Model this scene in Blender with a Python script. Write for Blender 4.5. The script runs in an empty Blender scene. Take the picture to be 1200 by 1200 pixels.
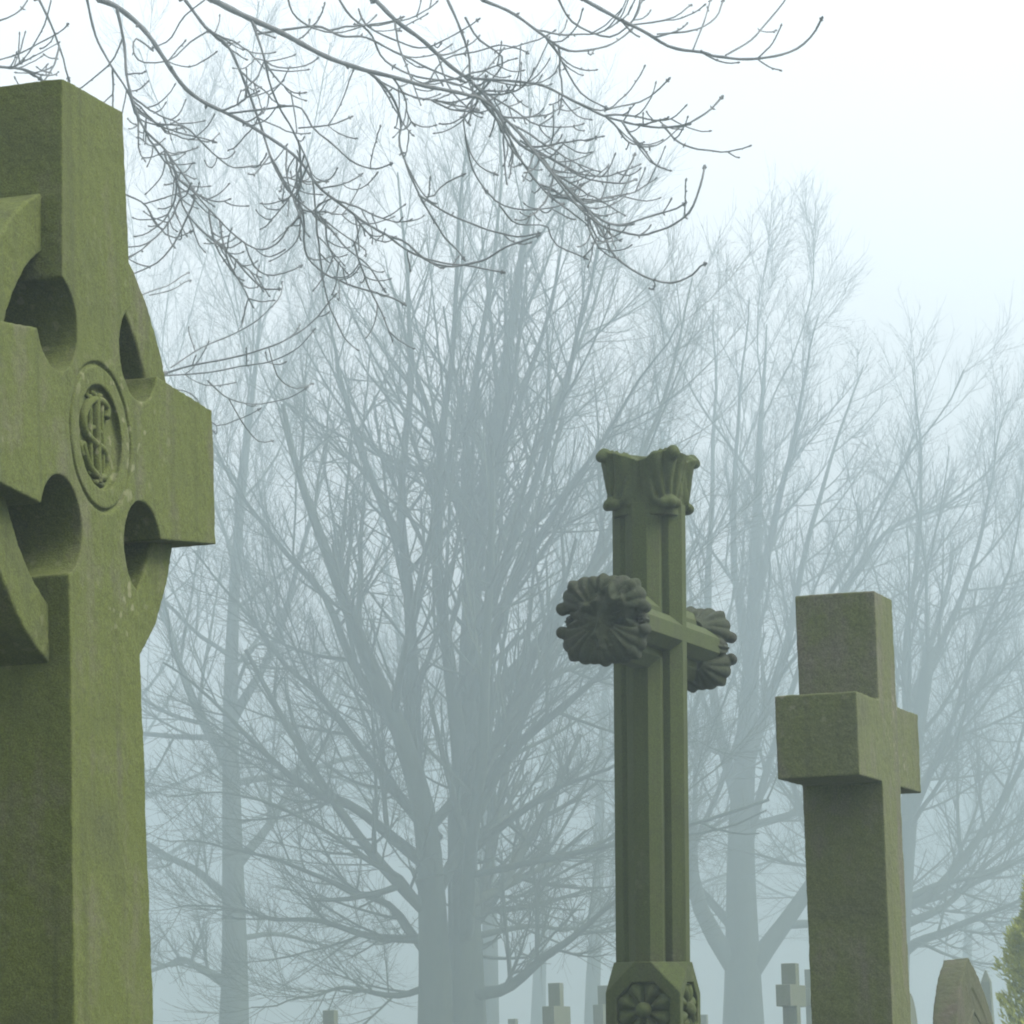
import bpy, bmesh, math, random
import numpy as np
from mathutils import Vector, Matrix, noise as mnoise

random.seed(7)
rng = np.random.default_rng(11)
S = bpy.context.scene
COL = S.collection
R = math.radians

# ------------------------------------------------------------------ camera
F = 4563.0                  # focal length in pixels of the 1200 px photograph
PITCH, ROLL = 0.1442, -0.0302
HC = 1.40                   # eye height
ALPHA = 0.306               # the graves all face the same way
cr, sr = math.cos(ROLL), math.sin(ROLL)
cp, sp = math.cos(PITCH), math.sin(PITCH)
fwd = Vector((0, cp, sp)); up0 = Vector((0, -sp, cp)); rt0 = Vector((1, 0, 0))
right = rt0 * cr + up0 * sr
up = rt0 * (-sr) + up0 * cr
cam = bpy.data.cameras.new('camera'); camo = bpy.data.objects.new('camera', cam); COL.objects.link(camo)
M4 = Matrix((right, up, -fwd)).transposed().to_4x4(); M4.translation = (0, 0, HC)
camo.matrix_world = M4
cam.sensor_width = 36; cam.lens = F / 1200 * 36; cam.clip_start = 0.1; cam.clip_end = 3000
S.camera = camo


def at(px, py, Y):
    """the place seen at a pixel, Y metres ahead"""
    d = fwd + right * ((px - 600) / F) - up * ((py - 600) / F)
    return Vector((0, 0, HC)) + d * (Y / d.y)


# ------------------------------------------------------------------ objects
def link(name, me, mat=None, parent=None):
    o = bpy.data.objects.new(name, me); COL.objects.link(o)
    if mat: me.materials.append(mat)
    if parent: o.parent = parent
    return o


def thing(name, label, cat, loc=(0, 0, 0), rotz=0.0, group=None, lean=(0, 0)):
    o = bpy.data.objects.new(name, None); COL.objects.link(o)
    o.location = loc; o.rotation_euler = (lean[0], lean[1], rotz)
    o.empty_display_size = 0.2
    o['label'] = label; o['category'] = cat
    if group: o['group'] = group
    return o


def bm_obj(name, bm, mat, parent=None, smooth=False, bevel=0.0, seg=2):
    bmesh.ops.recalc_face_normals(bm, faces=bm.faces)
    me = bpy.data.meshes.new(name); bm.to_mesh(me); bm.free()
    o = link(name, me, mat, parent)
    if smooth:
        for p in me.polygons: p.use_smooth = True
    if bevel:
        m = o.modifiers.new('bevel', 'BEVEL'); m.width = bevel; m.segments = seg
        m.limit_method = 'ANGLE'; m.angle_limit = R(28); m.harden_normals = False
    return o


def bake(o):
    dg = bpy.context.evaluated_depsgraph_get(); dg.update()
    me = bpy.data.meshes.new_from_object(o.evaluated_get(dg), depsgraph=dg)
    o.modifiers.clear(); old = o.data; o.data = me; bpy.data.meshes.remove(old)


def boolean(o, cutters, op='DIFFERENCE'):
    for c in cutters:
        m = o.modifiers.new('b', 'BOOLEAN'); m.object = c; m.operation = op; m.solver = 'EXACT'
    bake(o)
    for c in cutters:
        me = c.data; bpy.data.objects.remove(c); bpy.data.meshes.remove(me)


TEX = {}
def clouds(scale, depth=2, kind='CLOUDS'):
    k = (scale, depth, kind)
    if k not in TEX:
        t = bpy.data.textures.new('weathering', kind); t.noise_scale = scale
        if kind == 'CLOUDS': t.noise_depth = depth
        TEX[k] = t
    return TEX[k]


def weather(o, voxel, amp=1.0, smooth=2):
    """rebuild a sharp block as worn stone: softened, slightly nicked arrises and uneven faces"""
    m = o.modifiers.new('r', 'REMESH'); m.mode = 'VOXEL'; m.voxel_size = voxel; m.use_smooth_shade = True
    m = o.modifiers.new('s', 'SMOOTH'); m.iterations = smooth; m.factor = .5
    for sc_, st in ((.11, .0035), (.028, .0030), (.010, .0016)):
        m = o.modifiers.new('d', 'DISPLACE'); m.texture = clouds(sc_); m.texture_coords = 'LOCAL'; m.strength = st * amp; m.mid_level = .55
    bake(o)
    for p in o.data.polygons: p.use_smooth = True


def resample(pts, k, wob=0.0):
    p = np.array(pts, float)
    # Catmull-Rom smoothing first
    q = np.vstack([2 * p[0] - p[1], p, 2 * p[-1] - p[-2]]); out = []
    for i in range(1, len(q) - 2):
        for s in range(8):
            t = s / 8
            out.append(.5 * (2 * q[i] + (q[i + 1] - q[i - 1]) * t + (2 * q[i - 1] - 5 * q[i] + 4 * q[i + 1] - q[i + 2]) * t * t + (3 * q[i] - q[i - 1] - 3 * q[i + 1] + q[i + 2]) * t ** 3))
    out.append(p[-1]); p = np.array(out)
    s = np.r_[0, np.cumsum(np.linalg.norm(np.diff(p, axis=0), axis=1))]
    t = np.linspace(0, s[-1], k); r = np.stack([np.interp(t, s, p[:, i]) for i in range(3)], 1)
    if wob:
        w = rng.normal(0, wob, (k, 3)); w[0] = 0
        w[1:-1] = (w[:-2] + w[1:-1] * 2 + w[2:]) / 4; r += w * np.linspace(0, 1, k)[:, None]
    return r


def prism(bm, pts, w0, w1):
    """outline in (x, z), extruded along y from w0 to w1"""
    a = [bm.verts.new((x, w0, z)) for x, z in pts]
    b = [bm.verts.new((x, w1, z)) for x, z in pts]
    n = len(pts)
    bm.faces.new(a); bm.faces.new(b[::-1])
    for i in range(n):
        bm.faces.new((a[i], b[i], b[(i + 1) % n], a[(i + 1) % n]))


def box(bm, c, s, taper=0.0):
    x, y, z = c; a, b, h = s[0] / 2, s[1] / 2, s[2] / 2
    v = []
    for k, zz in ((1, -h), (1 - taper, h)):
        v.append([bm.verts.new((x + i * a * k, y + j * b * k, z + zz)) for i, j in ((-1, -1), (1, -1), (1, 1), (-1, 1))])
    bm.faces.new(v[0][::-1]); bm.faces.new(v[1])
    for i in range(4):
        bm.faces.new((v[0][i], v[0][(i + 1) % 4], v[1][(i + 1) % 4], v[1][i]))


# ------------------------------------------------------------------ materials
def new_mat(name):
    m = bpy.data.materials.new(name); m.use_nodes = True
    nt = m.node_tree; b = nt.nodes['Principled BSDF']
    return m, nt, b


def N(nt, t, **kw):
    n = nt.nodes.new(t)
    for k, v in kw.items(): setattr(n, k, v)
    return n


def noise_node(nt, co, scale, detail=4, rough=0.55, dist=0.0):
    n = N(nt, 'ShaderNodeTexNoise'); n.inputs['Scale'].default_value = scale
    n.inputs['Detail'].default_value = detail; n.inputs['Roughness'].default_value = rough
    n.inputs['Distortion'].default_value = dist
    nt.links.new(co, n.inputs['Vector']); return n.outputs['Fac']


def ramp(nt, fac, stops):
    r = N(nt, 'ShaderNodeValToRGB'); e = r.color_ramp.elements
    while len(e) < len(stops): e.new(0.5)
    for q, (p, c) in zip(e, stops): q.position = p; q.color = (*c, 1)
    nt.links.new(fac, r.inputs['Fac']); return r.outputs['Color']


def mix(nt, fac, a, b, mode='MIX'):
    m = N(nt, 'ShaderNodeMix', data_type='RGBA', blend_type=mode)
    for s, v in ((0, fac), (6, a), (7, b)):
        if isinstance(v, (int, float)): m.inputs[s].default_value = v
        elif isinstance(v, tuple): m.inputs[s].default_value = (*v, 1)
        else: nt.links.new(v, m.inputs[s])
    return m.outputs[2]


def stone(name, algae, bare, dark, amount=0.5, grain=260.0, seed=0.0, bump=0.5):
    """sandstone grown over with a thin film of green algae"""
    m, nt, b = new_mat(name)
    tc = N(nt, 'ShaderNodeTexCoord'); mp = N(nt, 'ShaderNodeMapping')
    mp.inputs['Location'].default_value = (seed, seed * 1.7, seed * .6)
    nt.links.new(tc.outputs['Object'], mp.inputs['Vector']); co = mp.outputs['Vector']
    st = N(nt, 'ShaderNodeMapping'); st.inputs['Scale'].default_value = (1, 1, 0.16)
    nt.links.new(co, st.inputs['Vector'])
    streak = noise_node(nt, st.outputs['Vector'], 14, 5, .6, .4)
    blotch = noise_node(nt, co, 4.5, 5, .6, .5)
    fine = noise_node(nt, co, 38, 5, .65)
    g = noise_node(nt, co, grain, 2, .6)
    v = N(nt, 'ShaderNodeTexVoronoi'); v.inputs['Scale'].default_value = grain * .55
    nt.links.new(co, v.inputs['Vector'])
    a = N(nt, 'ShaderNodeMath', operation='ADD'); nt.links.new(streak, a.inputs[0]); nt.links.new(blotch, a.inputs[1])
    a2 = N(nt, 'ShaderNodeMath', operation='MULTIPLY_ADD'); nt.links.new(fine, a2.inputs[0]); a2.inputs[1].default_value = .45
    nt.links.new(a.outputs[0], a2.inputs[2])
    lo = 1.25 - amount * .35
    k = ramp(nt, a2.outputs[0], [(0, (0, 0, 0)), (1, (1, 1, 1))])
    mr = N(nt, 'ShaderNodeMapRange'); mr.inputs['From Min'].default_value = lo - .17; mr.inputs['From Max'].default_value = lo + .17
    nt.links.new(a2.outputs[0], mr.inputs['Value'])
    c = mix(nt, mr.outputs[0], bare, algae)
    d = N(nt, 'ShaderNodeMapRange'); d.inputs['From Min'].default_value = .52; d.inputs['From Max'].default_value = .78
    nt.links.new(blotch, d.inputs['Value'])
    sc = N(nt, 'ShaderNodeMath', operation='MULTIPLY'); nt.links.new(d.outputs[0], sc.inputs[0]); sc.inputs[1].default_value = .55
    c = mix(nt, sc.outputs[0], c, dark)
    gr = ramp(nt, g, [(.28, (.56, .56, .57)), (.5, (.96, .96, .95)), (.72, (1.45, 1.45, 1.50))])
    c = mix(nt, 1.0, c, gr, 'MULTIPLY')
    sp_ = ramp(nt, v.outputs['Distance'], [(.0, (.62, .62, .6)), (.35, (1, 1, 1))])
    c = mix(nt, .7, c, sp_, 'MULTIPLY')
    # lichen: pale crusty spots in scattered colonies
    lv = N(nt, 'ShaderNodeTexVoronoi'); lv.inputs['Scale'].default_value = 34; lv.inputs['Randomness'].default_value = 1
    wob = N(nt, 'ShaderNodeVectorMath', operation='MULTIPLY_ADD'); nz = N(nt, 'ShaderNodeTexNoise'); nz.inputs['Scale'].default_value = 45
    nt.links.new(co, nz.inputs['Vector']); nt.links.new(nz.outputs['Color'], wob.inputs[0]); wob.inputs[1].default_value = (.03, .03, .03); nt.links.new(co, wob.inputs[2])
    nt.links.new(wob.outputs[0], lv.inputs['Vector'])
    spot = N(nt, 'ShaderNodeMapRange'); spot.inputs['From Min'].default_value = .30; spot.inputs['From Max'].default_value = .20
    nt.links.new(lv.outputs['Distance'], spot.inputs['Value'])
    col_ = N(nt, 'ShaderNodeMapRange'); col_.inputs['From Min'].default_value = .56; col_.inputs['From Max'].default_value = .68
    nt.links.new(noise_node(nt, co, 2.6, 3, .5), col_.inputs['Value'])
    lm = N(nt, 'ShaderNodeMath', operation='MULTIPLY'); nt.links.new(spot.outputs[0], lm.inputs[0]); nt.links.new(col_.outputs[0], lm.inputs[1])
    lm2 = N(nt, 'ShaderNodeMath', operation='MULTIPLY'); nt.links.new(lm.outputs[0], lm2.inputs[0]); lm2.inputs[1].default_value = .55
    c = mix(nt, lm2.outputs[0], c, tuple(min(1, x * 1.9 + .02) for x in bare))
    # run-off streaks down the faces
    rs = N(nt, 'ShaderNodeMapping'); rs.inputs['Scale'].default_value = (1, 1, .045); nt.links.new(co, rs.inputs['Vector'])
    rn = N(nt, 'ShaderNodeMapRange'); rn.inputs['From Min'].default_value = .54; rn.inputs['From Max'].default_value = .74
    nt.links.new(noise_node(nt, rs.outputs['Vector'], 26, 4, .6), rn.inputs['Value'])
    rm = N(nt, 'ShaderNodeMath', operation='MULTIPLY'); nt.links.new(rn.outputs[0], rm.inputs[0]); rm.inputs[1].default_value = .45
    c = mix(nt, rm.outputs[0], c, tuple(x * .62 for x in dark))
    nt.links.new(c, b.inputs['Base Color'])
    b.inputs['Roughness'].default_value = .92; b.inputs['Specular IOR Level'].default_value = .25
    h = N(nt, 'ShaderNodeMath', operation='MULTIPLY_ADD'); nt.links.new(g, h.inputs[0]); h.inputs[1].default_value = .5
    nt.links.new(fine, h.inputs[2])
    bp = N(nt, 'ShaderNodeBump'); bp.inputs['Strength'].default_value = bump; bp.inputs['Distance'].default_value = .004
    nt.links.new(h.outputs[0], bp.inputs['Height']); nt.links.new(bp.outputs['Normal'], b.inputs['Normal'])
    return m


def bark(name, c0, c1, scale=9):
    m, nt, b = new_mat(name)
    tc = N(nt, 'ShaderNodeTexCoord'); mp = N(nt, 'ShaderNodeMapping'); mp.inputs['Scale'].default_value = (1, 1, .25)
    nt.links.new(tc.outputs['Object'], mp.inputs['Vector'])
    n = noise_node(nt, mp.outputs['Vector'], scale, 6, .65, .6)
    nt.links.new(ramp(nt, n, [(.3, c0), (.7, c1)]), b.inputs['Base Color'])
    b.inputs['Roughness'].default_value = .95; b.inputs['Specular IOR Level'].default_value = .15
    bp = N(nt, 'ShaderNodeBump'); bp.inputs['Strength'].default_value = .6; bp.inputs['Distance'].default_value = .03
    nt.links.new(n, bp.inputs['Height']); nt.links.new(bp.outputs['Normal'], b.inputs['Normal'])
    return m


ST_CELTIC = stone('mossy sandstone', (.060, .073, .016), (.076, .076, .044), (.031, .033, .022), .66, 330, 3.1)
ST_FOLIATE = stone('dark mossy sandstone', (.036, .048, .012), (.038, .041, .020), (.022, .025, .016), .7, 260, 9.4)
ST_LEAF = stone('blackened carved sandstone', (.020, .026, .011), (.021, .022, .017), (.011, .013, .011), .45, 240, 5.2, .8)
ST_PLAIN = stone('brown sandstone', (.066, .077, .028), (.078, .075, .055), (.046, .045, .036), .48, 240, 14.7)
ST_HEAD = stone('weathered headstone', (.045, .050, .023), (.054, .047, .035), (.028, .026, .022), .4, 240, 21.3)
ST_FAR = stone('lichened gravestone', (.068, .078, .038), (.080, .078, .058), (.042, .044, .036), .5, 120, 33.0)
BARK = bark('grey bark', (.020, .027, .020), (.054, .066, .042), 7)
BARK_ASH = bark('ash bark', (.075, .080, .080), (.145, .15, .15), 20)

# ------------------------------------------------------------------ ground
def ground():
    bm = bmesh.new(); n = 90; s = 380
    vs = {}
    for i in range(n + 1):
        for j in range(n + 1):
            x = -s + 2 * s * i / n; y = -30 + (s + 30) * j / n
            z = .12 * mnoise.noise((x * .06, y * .06, 2)) + .03 * mnoise.noise((x * .4, y * .4, 7))
            vs[i, j] = bm.verts.new((x, y, z - .08))
    for i in range(n):
        for j in range(n):
            bm.faces.new((vs[i, j], vs[i + 1, j], vs[i + 1, j + 1], vs[i, j + 1]))
    m, nt, b = new_mat('winter grass')
    tc = N(nt, 'ShaderNodeTexCoord')
    a = noise_node(nt, tc.outputs['Object'], .6, 6, .6); f = noise_node(nt, tc.outputs['Object'], 18, 5, .7)
    c = mix(nt, f, ramp(nt, a, [(.3, (.035, .060, .018)), (.7, (.075, .090, .035))]), (.10, .095, .045))
    nt.links.new(c, b.inputs['Base Color']); b.inputs['Roughness'].default_value = .95
    bp = N(nt, 'ShaderNodeBump'); bp.inputs['Strength'].default_value = 1; bp.inputs['Distance'].default_value = .05
    nt.links.new(f, bp.inputs['Height']); nt.links.new(bp.outputs['Normal'], b.inputs['Normal'])
    o = bm_obj('ground', bm, m, smooth=True); o['kind'] = 'structure'
ground()

# ------------------------------------------------------------------ crosses
# local frame of every grave: x along the arms (away from the viewer to the right), y = -front, z up.
ROT = math.pi / 2 - ALPHA          # x axis -> (sin a, cos a)


def loc_frame(X, Y):
    return (X, Y, 0)


def ring_pts(r, n, a0=0, a1=2 * math.pi):
    return [(r * math.cos(a0 + (a1 - a0) * i / n), r * math.sin(a0 + (a1 - a0) * i / n)) for i in range(n)]


def tube_along(bm, pts, r, n=8, flat=1.0, cap=True):
    """a small rounded bar along points in the x,z plane (y is its height)"""
    rings = []
    for i, p in enumerate(pts):
        q0 = pts[max(i - 1, 0)]; q1 = pts[min(i + 1, len(pts) - 1)]
        t = Vector((q1[0] - q0[0], 0, q1[2] - q0[2])).normalized()
        s = Vector((t.z, 0, -t.x)); rr = r[i] if isinstance(r, (list, tuple)) else r
        rings.append([bm.verts.new(Vector(p) + s * (rr * math.cos(2 * math.pi * k / n)) + Vector((0, flat * rr * math.sin(2 * math.pi * k / n), 0))) for k in range(n)])
    for a, b in zip(rings, rings[1:]):
        for k in range(n): bm.faces.new((a[k], a[(k + 1) % n], b[(k + 1) % n], b[k]))
    if cap:
        bm.faces.new(rings[0]); bm.faces.new(rings[-1][::-1])


def celtic_cross():
    K = 1.40                                       # the fit was made with the cross 4.7 m away
    RR = 0.0894 * K                                # roundel radius, the unit of the design
    X0, Y0, Z0 = -0.6924 * K, 4.7 * K, HC + 0.7789 * K
    D = 1.15 * RR                                  # half thickness
    # the fit's front plane lay 0.207*K in front of its axis: keep that plane
    off = (0.207 * K - D)
    X0 += .003 + off * math.cos(ALPHA); Y0 -= off * math.sin(ALPHA)
    T = thing('celtic_cross', 'tall mossy green celtic cross with pierced wheel ring and carved roundel, at the left edge', 'cross',
              (X0, Y0, 0), ROT, 'tall crosses near the camera')
    T.rotation_euler = (-.0085, -.0025, ROT)
    dv = Vector((X0, Y0, Z0)) - T.matrix_basis @ Vector((0, 0, Z0)); T.location = (X0 + dv.x, Y0 + dv.y, dv.z)
    al, et, top = .3618 * K, .088 * K, .4244 * K   # arm length, half height at the end, head height
    ht = .091 * K                                  # half width of the head
    hn = 1.16 * RR                                 # half width at the neck
    lc, lr = 1.36 * RR, .66 * RR                   # armpit lobes

    def lobe(sx, sz):
        """circle bite between the side of one limb and the next, from limb (sx) to limb (sz)"""
        c = (sx * lc, sz * lc); d = hn - lc
        h = math.sqrt(lr * lr - d * d)
        p0 = (lc + h, hn); p1 = (hn, lc + h)      # where the circle cuts the two straight sides (first quadrant)
        a0 = math.atan2(p0[1] - lc, p0[0] - lc); a1 = math.atan2(p1[1] - lc, p1[0] - lc)
        a1 -= 0
        while a0 > 0: a0 -= 2 * math.pi
        a1b = a1 - 2 * math.pi if a1 > 0 else a1
        # go from p0 clockwise (through the corner nearest the centre) to p1
        steps = 26
        da = (a1b - a0) if a1b < a0 else (a1b - a0 - 2 * math.pi)
        return [(sx * (lc + lr * math.cos(a0 + da * i / steps)), sz * (lc + lr * math.sin(a0 + da * i / steps))) for i in range(steps + 1)]
    q1 = lobe(1, 1); q2 = lobe(-1, 1)[::-1]; q3 = lobe(-1, -1); q4 = lobe(1, -1)[::-1]
    bw, bz = .262 / 2 * K * 1.02, -(Z0 - .42)
    s_edge = .233 / 2 * K
    pts = [(al, -et), (al, et)] + q1 + [(ht, top), (-ht, top)] + q2 + [(-al, et), (-al, -et)] + q3 + \
          [(-hn * 1.0, -3.0 * RR), (-bw * 1.06, bz), (bw * 1.06, bz), (hn * 1.0, -3.0 * RR)] + q4
    pts = [(x, z + Z0) for x, z in pts]
    bm = bmesh.new(); prism(bm, pts, -D, D)
    body = bm_obj('cross_body', bm, ST_CELTIC, T)
    # cut the carved roundel: outer groove and sunken field
    cut = []
    bm = bmesh.new()
    bmesh.ops.create_cone(bm, cap_ends=True, segments=96, radius1=.72 * RR, radius2=.70 * RR, depth=.2 * RR,
                          matrix=Matrix.Translation((0, -D, Z0)) @ Matrix.Rotation(R(90), 4, 'X'))
    cut.append(bm_obj('c', bm, None, T))
    bm = bmesh.new(); n, k = 120, 10
    rg = [[bm.verts.new(((RR + .034 * RR * math.cos(2 * math.pi * j / k)) * math.cos(2 * math.pi * i / n), -D + .06 * RR * math.sin(2 * math.pi * j / k),
                         Z0 + (RR + .034 * RR * math.cos(2 * math.pi * j / k)) * math.sin(2 * math.pi * i / n))) for j in range(k)] for i in range(n)]
    for i in range(n):
        for j in range(k):
            bm.faces.new((rg[i][j], rg[i][(j + 1) % k], rg[(i + 1) % n][(j + 1) % k], rg[(i + 1) % n][j]))
    cut.append(bm_obj('c', bm, None, T))
    boolean(body, cut)
    weather(body, .0027, .75)
    # the ring, set back from both faces
    bm = bmesh.new(); ro, ri, rd = 3.36 * RR, 2.62 * RR, D - .31 * RR
    n = 128; loops = []
    for (r, y) in ((ri, -rd), (ro, -rd), (ro, rd), (ri, rd)):
        loops.append([bm.verts.new((x, y, z + Z0)) for x, z in ring_pts(r, n)])
    for a in range(4):
        for i in range(n):
            A, B = loops[a], loops[(a + 1) % 4]
            bm.faces.new((A[i], A[(i + 1) % n], B[(i + 1) % n], B[i]))
    weather(bm_obj('wheel_ring', bm, ST_CELTIC, T), .0034)
    # raised interlaced monogram in the roundel
    yb = -D + .095 * RR
    bm = bmesh.new(); u = RR

    def bar(p, r, flat=1.0): tube_along(bm, [(x * u, yb, Z0 + z * u) for x, z in p], r * u, 8, flat)

    def curve(p, k=7):                              # smooth polyline (Catmull-Rom)
        q = [p[0]] + list(p) + [p[-1]]; out = []
        for i in range(1, len(q) - 2):
            for s in range(k):
                t = s / k
                out.append(tuple(.5 * (2 * q[i][a] + (q[i + 1][a] - q[i - 1][a]) * t + (2 * q[i - 1][a] - 5 * q[i][a] + 4 * q[i + 1][a] - q[i + 2][a]) * t * t
                                       + (3 * q[i][a] - q[i - 1][a] - 3 * q[i + 1][a] + q[i + 2][a]) * t ** 3) for a in (0, 1)))
        out.append(p[-1]); return out
    bar(curve([(.02, .60), (.0, .3), (.01, 0), (.0, -.3), (.02, -.62)]), .060, 1.5)          # I
    bar([(-.14, .60), (.0, .57), (.16, .60)], .045, 1.4); bar([(-.12, -.63), (.02, -.60), (.16, -.63)], .045, 1.4)
    bar(curve([(.34, .32), (.37, .46), (.16, .53), (-.16, .48), (-.40, .26), (-.38, .04), (-.10, -.08), (.20, -.14), (.34, -.32), (.18, -.52), (-.12, -.50), (-.34, -.36), (-.48, -.14)]), .062, 1.35)   # S
    bar(curve([(-.20, .54), (-.17, .25), (-.19, -.1), (-.17, -.50)]), .042, 1.2)             # H
    bar(curve([(.24, .54), (.20, .25), (.22, -.1), (.20, -.52)]), .042, 1.2)
    bar(curve([(-.18, .10), (0, .14), (.21, .08)]), .040, 1.1)
    bar(curve([(-.48, -.14), (-.53, -.20), (-.46, -.30)]), .05, 1.2)
    bar([(-.30, .56), (-.2, .53), (-.1, .56)], .036); bar([(.15, .56), (.24, .53), (.33, .55)], .036)
    bar([(-.27, -.52), (-.17, -.49), (-.08, -.52)], .036); bar([(.12, -.54), (.2, -.51), (.30, -.54)], .036)
    o = bm_obj('monogram', bm, ST_CELTIC, body, smooth=True)
    # stepped plinth, below the picture
    bm = bmesh.new(); box(bm, (0, 0, .31), (.62, .5, .24), .05); bm_obj('plinth', bm, ST_CELTIC, T, bevel=.012)
    bm = bmesh.new(); box(bm, (0, 0, .06), (.95, .82, .26)); bm_obj('plinth_step', bm, ST_CELTIC, T, bevel=.015)
celtic_cross()


def plain_cross():
    X0, Y0, Z0 = .89, 10.4622, HC + .8558
    T = thing('latin_cross', 'plain brown stone latin cross with blocky square arms, on the right', 'cross', (X0, Y0, 0), ROT, 'tall crosses near the camera')
    s, d, top, al, ah = .11, .1095, .4023, .3859, .1095
    al = .3859 - .0; zb = -(Z0 - .36); sb = s * 1.13
    pts = [(al, -ah), (al, ah), (s * 1.02, ah), (s, top), (-s, top), (-s * 1.02, ah), (-al, ah), (-al, -ah), (-s * 1.02, -ah), (-sb, zb), (sb, zb), (s * 1.02, -ah)]
    bm = bmesh.new(); prism(bm, [(x, z + Z0) for x, z in pts], -d, d)
    weather(bm_obj('cross_body', bm, ST_PLAIN, T), .0034, .9, 2)
    bm = bmesh.new(); box(bm, (0, 0, .25), (.52, .46, .24), .08); bm_obj('plinth', bm, ST_PLAIN, T, bevel=.01)
    bm = bmesh.new(); box(bm, (0, 0, .03), (.8, .74, .22)); bm_obj('plinth_step', bm, ST_PLAIN, T, bevel=.012)
plain_cross()


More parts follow.
